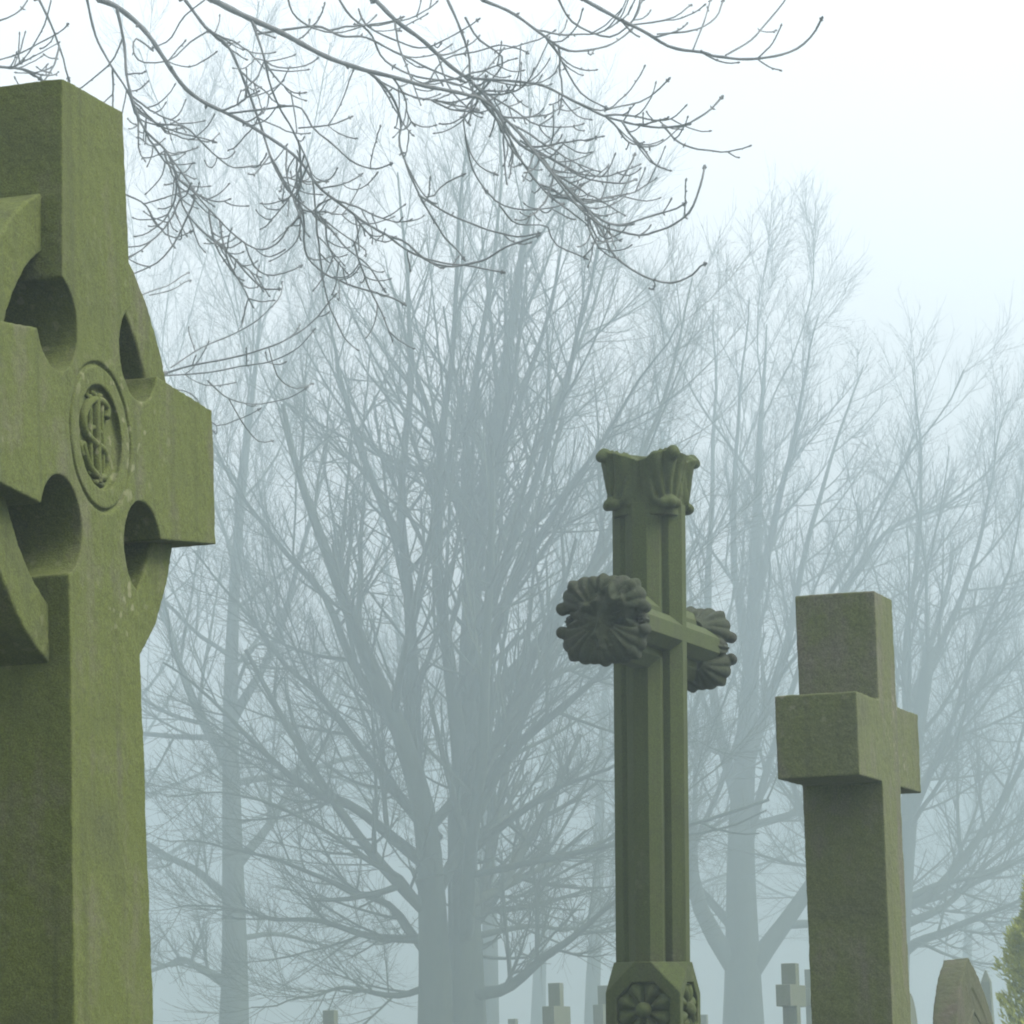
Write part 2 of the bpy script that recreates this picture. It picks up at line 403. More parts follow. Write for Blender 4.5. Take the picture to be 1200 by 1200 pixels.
def foliate_cross():
    Y0 = 11.5; a = 45.0 / F * Y0 * 1.0
    c = at(761.6, 744, Y0); Z0 = c.z
    T = thing('foliate_cross', 'dark green stone cross with ribbed shaft and carved leafy ends, in the middle', 'cross',
              (c.x, c.y, 0), ROT, 'tall crosses near the camera')
    # lean to the right of the picture, about the foot
    T.rotation_euler = (R(1.62), R(-.35), ROT)
    dz = Vector((c.x, c.y, Z0)) - (T.matrix_basis @ Vector((0, 0, Z0)))
    T.location = (c.x + dz.x, c.y + dz.y, 0)
    prof = []
    q = [(1, -.21), (1, .21), (.70, .49), (.47, .50), (.44, .44), (.50, .47), (.49, .70), (.21, 1)]
    for k in range(4):
        ca, sa = [(1, 0), (0, 1), (-1, 0), (0, -1)][k]
        for x, y in q[1:]: prof.append((.945 * a * (x * ca - y * sa), .945 * a * (x * sa + y * ca)))
    # rotate list so that each quadrant runs rib -> groove -> rib
    def extr(bm, axis, t0, t1):
        L = []
        for t in (t0, t1):
            L.append([bm.verts.new((x, y, t) if axis == 'z' else (t, x, y)) for x, y in prof])
        n = len(prof); bm.faces.new(L[0][::-1]); bm.faces.new(L[1])
        for i in range(n): bm.faces.new((L[0][i], L[0][(i + 1) % n], L[1][(i + 1) % n], L[1][i]))
    # base block top, in the picture at y ~1125
    zb = at(765, 1127, Y0).z
    bm = bmesh.new(); extr(bm, 'z', zb - .02, Z0 + 3.4 * a)
    bm_obj('shaft', bm, ST_FOLIATE, T, bevel=.003)
    bm = bmesh.new(); extr(bm, 'x', -3.6 * a, 3.6 * a); bmesh.ops.translate(bm, verts=bm.verts, vec=(0, 0, Z0))
    for v in bm.verts: v.co.y *= 1.004; v.co.z = Z0 + (v.co.z - Z0) * .985
    bm_obj('cross_arm', bm, ST_FOLIATE, T, bevel=.003)
    # square base block with broached corners
    bm = bmesh.new(); sq = a * 1.0; ht = .80 * a
    b8 = []; t8 = []
    for k in range(4):
        ca, sa = [(1, 0), (0, 1), (-1, 0), (0, -1)][k]
        t8.append((ca * a - sa * a * -.21, sa * a + ca * a * -.21)); t8.append((ca * a - sa * a * .21, sa * a + ca * a * .21))
        b8.append((ca * sq - sa * sq, sa * sq + ca * sq))
    tv = [bm.verts.new((x, y, zb)) for x, y in t8]
    bv = [bm.verts.new((x, y, zb - ht)) for x, y in b8]           # corners
    gv = [bm.verts.new((x, y, .62)) for x, y in b8]
    bm.faces.new(tv)
    for k in range(4):
        bm.faces.new((tv[2 * k], tv[2 * k + 1], bv[k], bv[k - 1]))       # gable of the face
        bm.faces.new((tv[2 * k + 1], tv[(2 * k + 2) % 8], bv[k]))         # corner facet
        bm.faces.new((bv[k - 1], bv[k], gv[k], gv[k - 1]))
    bm.faces.new(gv[::-1])
    blk = bm_obj('base_block', bm, ST_FOLIATE, T)
    zr = at(752, 1180, Y0).z - .01
    # sunken octagonal fields, each holding a flower
    cuts = []
    dirs = [(-1, 0), (0, -1), (1, 0), (0, 1)]
    for dx, dy in dirs:
        bm = bmesh.new()
        mt = Matrix.Translation((dx * a, dy * a, zr)) @ (Vector((0, 0, 1)).rotation_difference(Vector((dx, dy, 0)))).to_matrix().to_4x4()
        bmesh.ops.create_cone(bm, cap_ends=True, segments=8, radius1=.74 * a, radius2=.80 * a, depth=.36 * a, matrix=mt @ Matrix.Rotation(R(22.5), 4, 'Z'))
        cuts.append(bm_obj('c', bm, None, T))
    boolean(blk, cuts)
    m = blk.modifiers.new('bevel', 'BEVEL'); m.width = .0035; m.segments = 2; m.limit_method = 'ANGLE'; m.angle_limit = R(25)
    for dx, dy in dirs:
        bm = bmesh.new(); tang = Vector((-dy, dx, 0)); nrm = Vector((dx, dy, 0))
        for k in range(8):
            ang = R(22.5 + 45 * k + 22.5) + R(22.5)
            r0, r1 = .20 * a, .72 * a
            nu, nv = 9, 7; g = []
            for i in range(nu):
                t = i / (nu - 1); rr = r0 + (r1 - r0) * t
                wmax = math.tan(R(21)) * rr * (1 if t < .8 else (1 - (t - .8) * 2.2))
                row = []
                for j in range(nv):
                    s = -1 + 2 * j / (nv - 1)
                    hgt = a * (-.07 + .20 * (1 - abs(s) ** 1.6) * math.sin(math.pi * min(1, .22 + .62 * t)) + .02 * t)
                    e = rr * (1 - .06 * s * s * (1 if t > .7 else 0)); wd = s * wmax
                    x = e * math.cos(ang) - wd * math.sin(ang); z = e * math.sin(ang) + wd * math.cos(ang)
                    row.append(bm.verts.new(nrm * (a * .885 + hgt) + tang * x + Vector((0, 0, zr + z))))
                g.append(row)
            for i in range(nu - 1):
                for j in range(nv - 1): bm.faces.new((g[i][j], g[i][j + 1], g[i + 1][j + 1], g[i + 1][j]))
        bmesh.ops.create_uvsphere(bm, u_segments=24, v_segments=14, radius=.215 * a, matrix=Matrix.Translation(nrm * (a * .93) + Vector((0, 0, zr))))
        bm_obj('rosette', bm, ST_FOLIATE, T, smooth=True)
    # leafy ends
    def terminal(axis, sign, seed):
        bm = bmesh.new()
        nt_, nf = 44, 192
        arm = axis == 'x'

        def place(along, p, q):            # p, q across
            if axis == 'z': along += a * (.13 + .17 * min(1, max(0, (along / a - 2.95) / 1.4)))
            return (p, q, Z0 + along) if axis == 'z' else (sign * along, p, Z0 + q)

        def ss(e0, e1, x):
            x = min(1, max(0, (x - e0) / (e1 - e0))); return x * x * (3 - 2 * x)
        rings = []
        for i in range(nt_):
            t = i / (nt_ - 1); row = []
            for k in range(nf):
                f = 2 * math.pi * k / nf
                psi = (f % (math.pi / 2)) - math.pi / 4          # angle from the nearest corner
                face = math.pi / 4 - abs(psi)                    # angle from the nearest face middle
                e = 3.0 + 1.6 * t
                sqr = (abs(math.cos(f)) ** e + abs(math.sin(f)) ** e) ** (-1 / e)
                if not arm:
                    base = (.90 - .05 * math.sin(math.pi * min(1, t * 1.1)) + .13 * t ** 2.4) * (1 + (sqr - 1) * .80)
                    # a leaf wrapped round each corner: fan of veins rising from its foot
                    fan = math.atan2(psi * 1.15, t + .10)
                    inside = ss(.62, .40, abs(psi)) * ss(.10, .24, t)
                    vein = abs(math.cos(fan * 7.5)) ** .55
                    h = inside * (.0 + .20 * vein) - .05 * inside * math.exp(-((abs(psi) - .30) / .10) ** 2 - ((t - .30) / .10) ** 2)
                    h -= .07 * math.exp(-(face / .07) ** 2) * ss(.22, .5, t)
                    along = (2.95 + 1.42 * t) * a + a * t ** 3 * (.10 * math.cos(4 * f + math.pi) - .02)
                else:
                    grow = ss(0, .8, t)
                    base = (.62 + .34 * grow - .05 * t) * (1 + (sqr - 1) * .74)
                    w1 = mnoise.noise((math.cos(f) * 1.3, math.sin(f) * 1.3, seed)); w2 = mnoise.noise((math.cos(f) * 2.6, math.sin(f) * 2.6, seed + 9 + t))
                    fan = f * 6 + 2.0 * w1 + .5 * w2
                    vein = abs(math.cos(fan)) ** .5
                    h = grow * (.05 * w1 + .03 * w2)
                    h -= .15 * math.exp(-(math.sin(f) / .09) ** 2) * ss(.3, .8, t) * (1 if abs(math.cos(f)) > .5 else 0)
                    along = (2.95 + 1.45 * t) * a + a * t ** 2 * (.06 * (vein - .5) + .22 * w1 + .08 * w2)
                r = a * (base + h)
                x = r * math.cos(f); y = r * math.sin(f) * (1.06 if arm else 1)
                n_ = mnoise.noise(Vector((x, y, along * sign)) * (1.5 / a) + Vector((seed, 0, 0)))
                n2 = mnoise.noise(Vector((x, y, along * sign)) * (4.2 / a) + Vector((0, seed, 0)))
                m_ = 1 + (.07 * n_ + .035 * n2) * min(1, t * 3) * (1.25 if arm else .6)
                row.append((along, x * m_, y * m_))
            rings.append(row)
        # end: leaves folding in towards the middle
        steps = 14
        for j in range(1, steps + 1):
            s = 1 - j / (steps + .5); row = []
            for k in range(nf):
                along, x, y = rings[nt_ - 1][k]; f = 2 * math.pi * k / nf
                roll = math.sin(math.pi * s) ** .7
                q_ = Vector((x * s, y * s, seed * 3.0)); b1 = 1 - 2.4 * abs(mnoise.noise(q_ * (1.35 / a))); b2 = 1 - 2.2 * abs(mnoise.noise(q_ * (3.1 / a) + Vector((4, 4, 4))))
                vn = abs(math.cos(f * 5 + 1.2 * mnoise.noise(q_ * (.8 / a)))) ** .45
                if arm: bul = a * (.06 * (1 - s * s) + .24 * b1 * min(1, 3 * (1 - s) + .15) + .10 * b2 * min(1, 4 * (1 - s)) + .07 * (vn - .6) * roll)
                else: bul = a * (-.12 * (1 - s * s) + .08 * b2 * roll)
                n2 = mnoise.noise(Vector((x * s, y * s, seed)) * (2.6 / a)); n3 = mnoise.noise(Vector((x * s, y * s, seed)) * (6 / a))
                row.append((along * s ** 2 + (1 - s ** 2) * 4.40 * a + bul + (.10 * n2 + .05 * n3) * a, x * s, y * s))
            rings.append(row)
        V = [[bm.verts.new(place(*p)) for p in row] for row in rings]
        for A, B in zip(V, V[1:]):
            for k in range(nf): bm.faces.new((A[k], A[(k + 1) % nf], B[(k + 1) % nf], B[k]))
        bm.faces.new(V[0]); bm.faces.new(V[-1])

        def knob(al_, p, q, r):
            bmesh.ops.create_icosphere(bm, subdivisions=3, radius=r * a, matrix=Matrix.Translation(place(al_ * a, p * a, q * a)))

        def leaf(f0, path, h0, h1, h2, lobes, ridge, thick, scal, squ=.6, tw=0.0):
            """one carved leaf: a fan of veins that follows `path` (along, radius) and curls over"""
            nu, ns = 40, 49
            P = resample([(p[0], p[1], 0) for p in path], nu)[:, :2]
            Tn = np.gradient(P, axis=0); Tn /= np.linalg.norm(Tn, axis=1)[:, None]
            outer, inner = [], []
            for i in range(nu):
                u = i / (nu - 1)
                hs = h0 + (h1 - h0) * ss(0, .6, u) + (h2 - h1) * ss(.6, 1, u)
                ro, ri = [], []
                for j in range(ns):
                    sv = -1 + 2 * j / (ns - 1)
                    lob = abs(math.cos(math.pi * lobes * .5 * sv)) ** .6
                    vein = lob * (.6 + .4 * math.exp(-(sv / .12) ** 2))
                    uu = u - scal * (1 - lob) * ss(.35, 1, u)          # scalloped tip
                    x = min(max(uu, 0), 1) * (nu - 1); k = min(int(x), nu - 2); fr = x - k
                    p = P[k] * (1 - fr) + P[k + 1] * fr; t_ = Tn[k]
                    nn = np.array((-t_[1], t_[0]))                       # outward of the surface
                    f = f0 + hs * sv * (1 - .10 * (1 - lob) * u) + tw * u
                    e = 3.2; q = (abs(math.cos(f)) ** e + abs(math.sin(f)) ** e) ** (-1 / e); q = 1 + (q - 1) * squ
                    off = ridge * (vein - .45) * ss(.02, .3, u) - .10 * abs(sv) ** 4
                    for lst, d in ((ro, off), (ri, off - thick)):
                        al_, rd = p[0] + nn[0] * d, p[1] + nn[1] * d
                        rd = max(rd, .05)
                        lst.append(bm.verts.new(place(al_ * a, a * rd * q * math.cos(f), a * rd * q * math.sin(f))))
                outer.append(ro); inner.append(ri)
            for L, fl in ((outer, False), (inner, True)):
                for i in range(nu - 1):
                    for j in range(ns - 1):
                        c4 = (L[i][j], L[i][j + 1], L[i + 1][j + 1], L[i + 1][j]); bm.faces.new(c4[::-1] if fl else c4)
            rim = [(i, 0) for i in range(nu)] + [(nu - 1, j) for j in range(1, ns)] + [(i, ns - 1) for i in range(nu - 2, -1, -1)] + [(0, j) for j in range(ns - 2, 0, -1)]
            for (i0, j0), (i1, j1) in zip(rim, rim[1:] + rim[:1]):
                bm.faces.new((outer[i0][j0], inner[i0][j0], inner[i1][j1], outer[i1][j1]))

        def horn(p0, p1, r0, r1, n=8, sag=0.0):
            for i in range(n + 1):
                t = i / n; q = [p0[j] + (p1[j] - p0[j]) * t for j in range(3)]
                knob(q[0] - sag * math.sin(math.pi * t), q[1], q[2], r0 + (r1 - r0) * t)
        if not arm:
            for p in (-1, 1):
                for q in (-1, 1):
                    horn((4.02, p * .70, q * .70), (4.40, p * .93, q * .93), .13, .17, 8)   # upper curls
                    horn((4.40, p * .93, q * .93), (4.33, p * 1.0, q * 1.0), .17, .15, 3)
                    for o_ in (-.14, -.07, 0, .07, .14):
                        knob(3.24 - abs(o_) * .25, p * .79 - q * o_, q * .79 + p * o_, .185 - abs(o_) * .35)
                    horn((3.30, p * .6, q * .6), (3.22, p * .84, q * .84), .14, .15, 4)   # lower curls
                    leaf(math.atan2(q, p), [(3.42, .80), (3.50, .95), (3.8, .98), (4.15, 1.02), (4.42, 1.10), (4.52, 1.02)], .50, .62, .30, 5, .09, .22, .10, .95)
        else:
            for p in (-1, 1):
                for q in (-1, 1):
                    horn((4.10, p * .84, q * .36), (4.36, p * 1.07, q * .30), .17, .16, 8)   # pair of curls on each flank
                    horn((4.36, p * 1.07, q * .30), (4.24, p * 1.09, q * .28), .16, .15, 3)
                    horn((3.9, p * .70, q * .78), (4.42, p * .74, q * .82), .14, .17, 6)
                    leaf(math.atan2(q, p) + .06 * p * q, [(2.95, .72), (3.3, .84), (3.75, 1.02), (4.15, 1.13), (4.42, 1.07), (4.58, .84), (4.60, .55), (4.50, .30)], .34, .70, .52, 5, .11, .20, .14, 1.0)
            for f0 in (R(90), R(270)):
                leaf(f0, [(3.05, .74), (3.5, .95), (3.95, 1.10), (4.30, 1.13), (4.52, 1.03), (4.60, .84), (4.52, .62)], .16, .46, .30, 3, .10, .18, .14)
            leaf(0, [(3.0, .80), (3.4, .92), (3.8, 1.02), (4.1, 1.05), (4.25, .98)], .10, .26, .12, 3, .09, .16, .12)
            leaf(R(180), [(3.0, .80), (3.4, .92), (3.8, 1.02), (4.1, 1.05), (4.25, .98)], .10, .26, .12, 3, .09, .16, .12)
            for p in (-1, 1):
                horn((3.9, p * .84, .06), (3.7, p * .96, .06), .09, .09, 5)
        o = bm_obj('leaf_terminal', bm, ST_LEAF if arm else ST_FOLIATE, T, smooth=True)
        m = o.modifiers.new('r', 'REMESH'); m.mode = 'VOXEL'; m.voxel_size = .0028; m.use_smooth_shade = True
        m = o.modifiers.new('s', 'SMOOTH'); m.iterations = 1; m.factor = .5
        bake(o)
        for p in o.data.polygons: p.use_smooth = True
        return o
    terminal('z', 1, 3)
    terminal('x', -1, 5)
    terminal('x', 1, 8)
    bm = bmesh.new(); box(bm, (0, 0, .50), (.5, .5, .26), .1); bm_obj('plinth', bm, ST_FOLIATE, T, bevel=.012)
    bm = bmesh.new(); box(bm, (0, 0, .18), (.78, .78, .40)); bm_obj('plinth_step', bm, ST_FOLIATE, T, bevel=.012)
foliate_cross()


def gothic_headstone():
    Y0 = 14.0; ap = at(1135, 1122, Y0)
    w, th = .50, .090                               # half width, thickness
    T = thing('gothic_headstone', 'pointed arch headstone with moulded edge and carved face, beside the green conifer', 'headstone', (ap.x, ap.y, 0), ROT, lean=(R(-4), 0))
    zt = ap.z
    T.rotation_euler = (R(-4), 0, ROT); dv = ap - T.matrix_basis @ Vector((0, 0, zt)); T.location = (ap.x + dv.x, ap.y + dv.y, dv.z)

    def arch(w, top, rise, n=20, bottom=0.0):
        """pointed arch outline: two arcs"""
        r = (w * w + rise * rise) / (2 * w); a1 = math.asin(min(1, rise / r))
        L = []
        for i in range(n + 1):
            A = a1 * i / n; L.append((w - r + r * math.cos(A), top - rise + r * math.sin(A)))
        Lm = [(-x, z) for x, z in L[:-1]][::-1]
        return [(w, bottom)] + L + Lm + [(-w, bottom)]
    rise = .70
    pts = arch(w, zt, rise, 22, -.15)
    bm = bmesh.new(); prism(bm, pts, 0, th)         # the front face lies at y=0 of the frame
    body = bm_obj('slab', bm, ST_HEAD, T)
    cut = []
    bm = bmesh.new(); prism(bm, arch(w - .055, zt - .105, rise - .075, 22, .5), -.05, .004); cut.append(bm_obj('c', bm, None, T))
    boolean(body, cut)
    weather(body, .005, 1.2)
    # moulding inside the border
    bm = bmesh.new()
    L = arch(w - .095, zt - .19, rise - .125, 26, .6)
    tube_along(bm, [(x, .009, z) for x, z in L], .009, 8)
    L = arch(w - .165, zt - .335, rise - .2, 26, .6)
    tube_along(bm, [(x, .007, z) for x, z in L], .006, 8)
    bm_obj('moulding', bm, ST_HEAD, T, smooth=True)
    # carved scrolls
    bm = bmesh.new()
    for sx in (-1, 1):
        sc = []
        for i in range(46):
            t = i / 45; A = R(90 + 560 * t); rr = .085 * (1 - .78 * t)
            sc.append((sx * (.10 + rr * math.cos(A)), .009, zt - .50 + rr * math.sin(A)))
        tube_along(bm, sc, .011, 7)
        tube_along(bm, [(sx * (.02 + .16 * (i / 12)), .009, zt - .66 - .10 * math.sin(i / 12 * math.pi)) for i in range(13)], .010, 7)
    bm_obj('scroll_carving', bm, ST_HEAD, T, smooth=True)
gothic_headstone()


def far_cross(px, ptop, Y, shaft_px, arm_px, arm_top, arm_bot, label, lean=0.0, depth=None, yaw=0.0):
    Y *= 1.35; k = Y / F; c = at(px, ptop, Y); al = ALPHA + yaw
    ang = al - math.atan2(c.x, c.y); fu, fw = abs(math.sin(ang)), math.cos(ang)
    sw = shaft_px * k / (fu + fw * 1.0)              # square shaft: both faces show
    ext = (arm_px * k - sw * fw) / max(fu, .12) / 2
    ext = max(sw * .9, min(ext, sw * 2.4))
    T = thing('stone_cross', label, 'cross', (c.x, c.y, 0), math.pi / 2 - al, 'small crosses in the fog', lean=(0, lean))
    at_, ab = c.z - (arm_top - ptop) * k, c.z - (arm_bot - ptop) * k
    s = sw / 2; zb = .34
    pts = [(ext, ab), (ext, at_), (s, at_), (s, c.z), (-s, c.z), (-s, at_), (-ext, at_), (-ext, ab), (-s, ab), (-s * 1.12, zb), (s * 1.12, zb), (s, ab)]
    bm = bmesh.new(); prism(bm, pts, -s, s); bm_obj('cross_body', bm, ST_FAR, T, bevel=.008)
    bm = bmesh.new(); box(bm, (0, 0, .16), (sw * 2.4, sw * 2.4, .42), .12); bm_obj('plinth', bm, ST_FAR, T, bevel=.01)

far_cross(925, 1129, 38, 21, 35, 1154, 1179, 'pale stone cross in the fog just left of the plain brown cross', R(.6))
far_cross(651, 1152, 44, 18, 33, 1179, 1206, 'grey stone cross in the fog left of the foot of the leafy ended cross')
far_cross(708, 1155, 50, 15, 27, 1177, 1200, 'pale stone cross half hidden by the base of the leafy ended cross', R(-.5))
far_cross(949, 1136, 52, 13, 24, 1158, 1178, 'small grey cross mostly hidden behind the plain brown cross')
far_cross(387, 1184, 47, 18, 33, 1211, 1236, 'stone cross whose head alone shows at the bottom, beneath the low branches')
far_cross(601, 1194, 58, 12, 24, 1214, 1233, 'tip of a small far cross beside the big tree trunk')
far_cross(825, 1189, 64, 9, 19, 1206, 1222, 'tiny far cross right of the base of the leafy ended cross')


def spire_stone(px, ptop, Y, wpx, label, name='obelisk'):
    Y *= 1.35; k = Y / F; c = at(px, ptop, Y); w = wpx * k
    T = thing(name, label, 'monument', (c.x, c.y, 0), ROT)
    bm = bmesh.new(); L = []
    for z, s in ((.5, .62), (c.z - w * .9, .36), (c.z, .05)):
        L.append([bm.verts.new((i * w * s, j * w * s, z)) for i, j in ((-1, -1), (1, -1), (1, 1), (-1, 1))])
    bm.faces.new(L[0][::-1]); bm.faces.new(L[-1])
    for A, B in zip(L, L[1:]):
        for i in range(4): bm.faces.new((A[i], A[(i + 1) % 4], B[(i + 1) % 4], B[i]))
    bm_obj('spire', bm, ST_FAR, T, bevel=.006)
    bm = bmesh.new(); box(bm, (0, 0, .22), (w * 2, w * 2, .6), .08); bm_obj('plinth', bm, ST_FAR, T, bevel=.01)
spire_stone(1155, 1137, 46, 15, 'slim grey obelisk in the fog between the arched headstone and the conifer')


def round_stone(px, ptop, Y, wpx, label):
    Y *= 1.35; k = Y / F; c = at(px, ptop, Y); w = wpx * k
    n = 16; pts = [(w, -.1)] + [(w * math.cos(math.pi * i / n), c.z - w * 1.5 + w * 1.5 * math.sin(math.pi * i / n)) for i in range(n + 1)] + [(-w, -.1)]
    bm = bmesh.new(); prism(bm, pts, 0, .14)
    o = bm_obj('round_headstone', bm, ST_FAR, None, bevel=.01); o.location = (c.x, c.y, 0); o.rotation_euler = (0, 0, ROT)
    o['label'] = label; o['category'] = 'headstone'
round_stone(1066, 1163, 36, 42, 'round topped headstone showing a thin edge right of the plain brown cross')

# ------------------------------------------------------------------ trees
def nrmz(v): return v / np.maximum(np.linalg.norm(v, axis=-1, keepdims=True), 1e-9)


def tubes_mesh(sets, cap=True):
    """sets: list of (P (n,k,3), R (n,k), sides) -> one mesh"""
    VV, FF, base = [], [], 0
    for P, Rr, m in sets:
        n, k, _ = P.shape
        if n == 0: continue
        T = np.empty_like(P); T[:, 1:-1] = P[:, 2:] - P[:, :-2]; T[:, 0] = P[:, 1] - P[:, 0]; T[:, -1] = P[:, -1] - P[:, -2]
        T = nrmz(T)
        ref = np.tile(np.array([.31, .17, .93]), (n, 1)); alt = np.abs((T[:, 0] * ref).sum(-1)) > .9
        ref[alt] = (.95, .2, .1)
        U = nrmz(np.cross(T[:, 0], ref)); verts = np.empty((n, k, m, 3))
        ang = np.arange(m) * 2 * np.pi / m; ca, sa = np.cos(ang), np.sin(ang)
        for i in range(k):
            U = nrmz(U - T[:, i] * (U * T[:, i]).sum(-1, keepdims=True)); W = np.cross(T[:, i], U)
            verts[:, i] = P[:, i, None] + Rr[:, i, None, None] * (U[:, None] * ca[None, :, None] + W[:, None] * sa[None, :, None])
        idx = (np.arange(n * k * m) + base).reshape(n, k, m)
        nx = np.roll(idx, -1, axis=2)
        FF.append(np.stack([idx[:, :-1], nx[:, :-1], nx[:, 1:], idx[:, 1:]], -1).reshape(-1, 4))
        VV.append(verts.reshape(-1, 3)); base += n * k * m
    V = np.concatenate(VV); Fa = np.concatenate(FF)
    me = bpy.data.meshes.new('t')
    me.vertices.add(len(V)); me.vertices.foreach_set('co', V.astype(np.float32).ravel())
    me.loops.add(Fa.size); me.loops.foreach_set('vertex_index', Fa.astype(np.int32).ravel())
    me.polygons.add(len(Fa)); me.polygons.foreach_set('loop_start', np.arange(0, Fa.size, 4, dtype=np.int32))
    me.polygons.foreach_set('loop_total', np.full(len(Fa), 4, dtype=np.int32))
    me.polygons.foreach_set('use_smooth', np.ones(len(Fa), dtype=bool))
    me.update(calc_edges=True); return me


def children(P, Rr, per, k, lenf, lmin, ang, trop, wander, t0=.2, rad=.55, rmin=.004, updir=.0, tip=.35, endbias=1.0):
    """grow `per` side branches on every branch of P"""
    n, kk, _ = P.shape
    L = np.linalg.norm(np.diff(P, axis=1), axis=2).sum(1)
    N_ = n * per
    par = np.repeat(np.arange(n), per)
    t = t0 + (1 - t0) * ((np.tile(np.arange(per), n) + rng.random(N_)) / per) ** endbias
    t = np.clip(t, 0, .995)
    x = t * (kk - 1); i = np.minimum(x.astype(int), kk - 2); f = (x - i)[:, None]
    base = P[par, i] * (1 - f) + P[par, i + 1] * f
    tan = nrmz(P[par, i + 1] - P[par, i])
    rb = Rr[par, i] * (1 - f[:, 0]) + Rr[par, i + 1] * f[:, 0]
    rv = rng.normal(size=(N_, 3)); perp = nrmz(rv - tan * (rv * tan).sum(-1, keepdims=True))
    a = np.radians(rng.normal(ang[0], ang[1], N_)) * (1 - .35 * t)
    d = tan * np.cos(a)[:, None] + perp * np.sin(a)[:, None]
    d[:, 2] += updir; d = nrmz(d)
    ln = np.maximum(L[par] * lenf * (1.12 - .86 * t) * rng.uniform(.6, 1.25, N_), lmin * rng.uniform(.6, 1.3, N_))
    r0 = np.maximum(np.minimum(rb * .92, rb * rad * rng.uniform(.75, 1.2, N_) + .0), rmin)
    Q = np.empty((N_, k, 3)); Q[:, 0] = base
    step = (ln / (k - 1))[:, None]
    for j in range(1, k):
        Q[:, j] = Q[:, j - 1] + d * step
        d = d + rng.normal(0, wander, (N_, 3)); d[:, 2] += trop; d = nrmz(d)
    RQ = r0[:, None] * np.linspace(1, tip, k)[None] ; RQ = np.maximum(RQ, rmin * .7)
    return Q, RQ


def rad_profile(r0, r1, k, flare=0.0):
    t = np.linspace(0, 1, k); r = r0 + (r1 - r0) * t ** .62
    if flare: r *= 1 + flare * np.exp(-t * 14)
    return r


def bare_tree(px, Y, trunk, tw, label, limbs=(), n_limb=14, spread=1.0, top=300, dens=1.0, seed=0, name='bare_tree', lo=.28, twig=.0027, upper=None):
    """trunk: pixel polyline from low to high; tw: trunk width (px) low/high; limbs: (polyline, depth drift, width px)"""
    global rng
    rng = np.random.default_rng(100 + seed)
    G = 1.62; Y *= G; k = Y / F                    # tall mature trees, well back in the fog
    b = at(trunk[0][0], trunk[0][1], Y); base = Vector((b.x, b.y, 0))
    T = thing(name, label, 'tree', base, 0, 'bare trees in the fog')
    off = np.array(base)
    def W(p, dy=0.0): return np.array(at(p[0], p[1], Y + dy)) - off
    tp = [np.array((0, 0, -.2))] + [W(p) for p in trunk]
    n = 20; tpts = resample(tp, n, .02); tr = rad_profile(tw[0] * k / 2, tw[1] * k / 2, n, .25)
    ob = link('trunk', tubes_mesh([(tpts[None], tr[None], 14)]), BARK, T)
    LP, LR = [], []
    for i, (poly, drift, w) in enumerate(limbs):
        m = len(poly); pts = [W(p, G * drift * (j / (m - 1)) ** 1.2) for j, p in enumerate(poly)]
        q = resample(pts, 18, .05 * G); LP.append(q); LR.append(rad_profile((.98 if w > 30 else .84) * w * k / 2, max(.09 * w * k / 2, .009 * G), 18, .12))
    H = tpts[-1][2]
    for i in range(n_limb):
        t = lo + (1 - lo) * (i + rng.random() * .8) / n_limb; x = t * (n - 1); j = min(int(x), n - 2)
        p = tpts[j] + (tpts[j + 1] - tpts[j]) * (x - j); az = i * 2.4 + rng.random() * .7
        el = R(12 + 62 * ((t - lo) / (1 - lo)) ** .8 + rng.normal(0, 6))
        zt = W((px, top))[2]
        ln = spread * (zt - 0) * (.50 - .16 * t) * rng.uniform(.8, 1.15)
        d = np.array((math.cos(az) * math.cos(el), math.sin(az) * math.cos(el), math.sin(el)))
        q = [p]; st = ln / 17
        for s in range(17):
            q.append(q[-1] + d * st); d = d + rng.normal(0, .07, 3); d[2] += .035 - .03 * (t < .5) * (s < 7); d = d / np.linalg.norm(d)
        q = np.array(q); LP.append(q); rr = tr[j] * rng.uniform(.32, .5); LR.append(rad_profile(rr, max(rr * .12, .011 * G), 18))
    LP, LR = np.array(LP), np.array(LR)
    for q, r in zip(LP, LR): link('limb', tubes_mesh([(q[None], r[None], 8)]), BARK, T)
    # smaller wood
    A = children(LP, LR, max(4, int(17 * dens)), 10, .46, 1.3 * G, (48, 14), .055, .030, .08, .48, .0075 * G, .06, .28, .9)
    B = children(A[0], A[1], max(3, int(10 * dens)), 6, .48, .65 * G, (46, 15), .07, .035, .09, .56, .0042 * G, .06, .40)
    C_ = children(B[0], B[1], max(2, int(6 * dens)), 5, .58, .38 * G, (42, 15), .085, .055, .07, .62, twig * G, .05, .6)
    C2 = children(A[0], A[1], max(2, int(6 * dens)), 5, .24, .42 * G, (44, 16), .08, .06, .2, .4, twig * G, .05, .6)
    keep = lambda Q: (Q[0][Q[0][:, -1, 2] > .8], Q[1][Q[0][:, -1, 2] > .8])
    sets = []
    for Q, m in ((A, 5), (B, 4), (C_, 3), (C2, 3)):
        q = keep(Q); sets.append((q[0], q[1], m))
    link('crown', tubes_mesh(sets), BARK, T)
    return T


